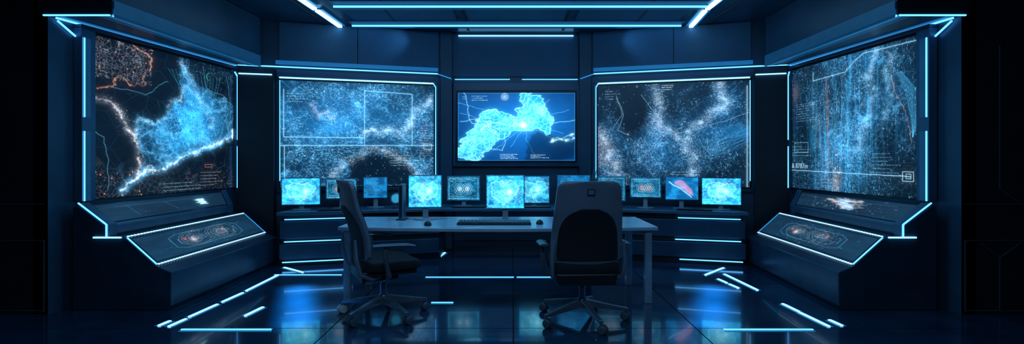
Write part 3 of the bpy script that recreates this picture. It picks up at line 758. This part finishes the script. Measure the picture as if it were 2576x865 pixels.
# ------------------------------------------------------------------ office chairs
def chair(loc,rz,caster_rot,white=False):
    e=empty('office_chair',loc,rz)
    z0,z1=.50,1.10
    def surf(sx,t,off):
        z=z0+(z1-z0)*t
        hw=.275-.045*t**1.5
        if t>.93: hw-=(.05*((t-.93)/.07)**2)
        if t<.06: hw-=.03*((.06-t)/.06)**2
        y=-.235-.13*t+.0225*math.sin(min(1,t*1.6)*math.pi)+.05*(sx*sx)
        return Vector((sx*hw,y+off,z))
    def sheet(b,sf,nx,nz,th,mat):
        vs=[];fs=[]
        for o in(0,1):
            for j in range(nz+1):
                for i in range(nx+1): vs.append(sf(-1+2*i/nx,j/nz,o*th))
        N=(nx+1)*(nz+1)
        for j in range(nz):
            for i in range(nx):
                a=j*(nx+1)+i; fs.append((a,a+1,a+nx+2,a+nx+1)); fs.append((N+a,N+a+nx+1,N+a+nx+2,N+a+1))
        for i in range(nx):
            fs.append((i,N+i,N+i+1,i+1)); a=nz*(nx+1)+i; fs.append((a,a+1,N+a+1,N+a))
        for j in range(nz):
            a=j*(nx+1); fs.append((a,a+nx+1,N+a+nx+1,N+a)); a+=nx; fs.append((a,N+a,N+a+nx+1,a+nx+1))
        b.add(vs,fs,mat)
    b=B(); sheet(b,lambda s,t,o:surf(s,t,o),16,26,.035,M_shell); b.build('backrest_shell',e,.008,True)
    b=B(); sheet(b,lambda s,t,o:surf(s*.9,.03+t*.93,.034+o),14,20,.018,M_fab); b.build('backrest_cushion',e,.006,True)
    def ins(s,t,o):
        k=max(.84*max(0,1-t**5)**.45,.25)
        return surf(s*k,t*.66,-.006+o)
    b=B(); sheet(b,ins,14,30,.008,M_mesh); b.build('backrest_insert',e,0,True)
    b=B(); p=surf(0,.87,-.004); b.box(p,(.055,.004,.045),M_blk); b.box(p+Vector((0,-.002,0)),(.042,.004,.033),M_shell); b.build('badge',e)
    b=B()
    vs=[];fs=[];nx=14;ny=14
    def seat(u,v,o):
        x=u*.265; y=.235*v+.02
        r=(abs(u)**6+abs(v)**6)
        if r>1: k=r**(-1/6.0); x*=k; y=.235*v*k+.02
        z=.485-.012*(1-u*u)-.04*max(0,v-.6)**2*4-(.012 if abs(u)>.95 or abs(v)>.95 else 0)
        return Vector((x,y,z if o else .405))
    for o in(0,1):
        for j in range(ny+1):
            for i in range(nx+1): vs.append(seat(-1+2*i/nx,-1+2*j/ny,o))
    N=(nx+1)*(ny+1)
    for j in range(ny):
        for i in range(nx):
            a=j*(nx+1)+i; fs.append((a,a+nx+1,a+nx+2,a+1)); fs.append((N+a,N+a+1,N+a+nx+2,N+a+nx+1))
    for i in range(nx):
        fs.append((i,i+1,N+i+1,N+i)); a=ny*(nx+1)+i; fs.append((a,N+a,N+a+1,a+1))
    for j in range(ny):
        a=j*(nx+1); fs.append((a,N+a,N+a+nx+1,a+nx+1)); a+=nx; fs.append((a,a+nx+1,N+a+nx+1,N+a))
    b.add(vs,fs,M_fab); b.build('seat',e,.012,True)
    b=B(); b.box((0,.0,.385),(.46,.42,.045),M_blk); b.box((0,-.03,.335),(.20,.26,.07),M_blk)
    b.box((0,-.20,.36),(.44,.03,.09),M_blk)
    b.build('seat_pan',e,.012)
    b=B()
    for sx in(-1,1):
        b.tube([(sx*.10,-.05,.34),(sx*.22,-.15,.345),(sx*.265,-.24,.40),(sx*.27,-.27,.52),(sx*.255,-.275,.66)],[.018,.018,.018,.016,.010],M_shell,10)
    b.build('back_support',e,0,True)
    b=B()
    for sx in(-1,1):
        b.tube([(sx*.20,-.02,.36),(sx*.29,-.03,.37),(sx*.315,-.05,.44),(sx*.32,-.07,.56),(sx*.315,-.05,.60)],[.02,.02,.018,.016,.016],M_arm,10)
        pts=[(sx*.315,-.16,.612),(sx*.32,-.08,.612),(sx*.325,.02,.610),(sx*.315,.10,.604),(sx*.29,.16,.592)]
        b.tube(pts,[.010,.014,.014,.013,.008],M_arm,12,rx=.035)
    b.build('armrests',e,0,True)
    b=B()
    b.cyl((0,0,.10),(0,0,.17),.045,.038,M_chrome); b.cyl((0,0,.17),(0,0,.26),.027,.027,M_chrome); b.cyl((0,0,.26),(0,0,.33),.018,.018,M_chrome)
    b.tube([(-.2,-.02,.34),(-.08,0,.29),(0,0,.275),(.08,0,.29),(.2,-.02,.34)],.010,M_chrome,8)
    for k in range(5):
        a=caster_rot+k*2*math.pi/5; d=Vector((math.cos(a),math.sin(a),0)); q=Vector((-d.y,d.x,0))
        A=[d*.02+q*.028+Vector((0,0,.165)),d*.02-q*.028+Vector((0,0,.165)),d*.02-q*.028+Vector((0,0,.105)),d*.02+q*.028+Vector((0,0,.105))]
        C=[d*.36+q*.015+Vector((0,0,.098)),d*.36-q*.015+Vector((0,0,.098)),d*.36-q*.015+Vector((0,0,.076)),d*.36+q*.015+Vector((0,0,.076))]
        b.loft(A,C,M_chrome)
    b.build('star_base',e,.006)
    b=B()
    for k in range(5):
        a=caster_rot+k*2*math.pi/5; c=Vector((math.cos(a)*.35,math.sin(a)*.35,0)); w=a*1.7+k
        ax=Vector((math.cos(w),math.sin(w),0)); tr=Vector((-ax.y,ax.x,0))*.015
        for sg in(-1,1):
            b.cyl(c+tr+ax*sg*.008+Vector((0,0,.034)),c+tr+ax*sg*.030+Vector((0,0,.034)),.034,.031,M_white if (white and k==white-1) else M_arm,20)
        b.cyl(c+Vector((0,0,.04)),c+Vector((0,0,.085)),.011,.011,M_chrome,10)
        b.box(c+tr*.6+Vector((0,0,.058)),(.03,.03,.02),M_blk)
    b.build('castors',e,.003,True)
chair((.55,4.06,0),math.radians(3),math.radians(-78))
chair((-1.04,4.18,0),math.radians(-62),math.radians(15),4)

# ------------------------------------------------------------------ lamps
def area(name,loc,rot,sx,sy,p,c=(.15,.5,1),spread=180):
    l=bpy.data.lights.new(name,'AREA'); l.shape='RECTANGLE'; l.size=sx; l.size_y=sy; l.energy=p; l.color=c; l.spread=math.radians(spread)
    o=bpy.data.objects.new(name,l); o.location=loc; o.rotation_euler=rot; col.objects.link(o); return o
def spot(name,loc,tgt,p,ang,c=(.15,.5,1),blend=.8,rad=.02):
    l=bpy.data.lights.new(name,'SPOT'); l.energy=p; l.spot_size=math.radians(ang); l.spot_blend=blend; l.color=c; l.shadow_soft_size=rad
    o=bpy.data.objects.new(name,l); o.location=loc; d=Vector(tgt)-Vector(loc); o.rotation_euler=d.to_track_quat('-Z','Y').to_euler(); col.objects.link(o); return o
for s in(-1,1):
    spot('wall_washer',P(s,-1.15,6.93,2.93),P(s,-2.6,6.72,2.72),9,80,(.18,.52,1),1.0)
    area('floor_streak_fill',P(s,-1.86,4.5,3.0),(0,0,math.radians(-22.5*s)),.16,1.35,13,(.02,.46,1),7)  # added beam, imitates the streak of monitor glow reflected in the floor
area('room_fill_light',(0,4.2,3.0),(0,0,0),3.5,1.0,36,(.16,.54,1))  # added overhead fill, makes up for the weak light of the strips
area('room_fill_light',(0,1.0,3.0),(math.radians(25),0,0),3.0,.6,50,(.32,.62,1))  # added fill out of view, brightens the chairs
spot('ceiling_spot',(0,6.1,2.98),(0,6.7,0),40,90,(.12,.48,1),1.0)
w=bpy.data.worlds.new('world'); S.world=w; w.use_nodes=True
w.node_tree.nodes['Background'].inputs[0].default_value=(.02,.06,.12,1); w.node_tree.nodes['Background'].inputs[1].default_value=.05

# ------------------------------------------------------------------ camera
cam=bpy.data.cameras.new('camera'); co=bpy.data.objects.new('camera',cam); col.objects.link(co)
co.location=(0,0,1.26); co.rotation_euler=(math.radians(90),0,0)
cam.sensor_width=36; cam.lens=1300/2576*36; cam.shift_y=-32.5/2576
cam.clip_start=.05; cam.clip_end=60
S.camera=co
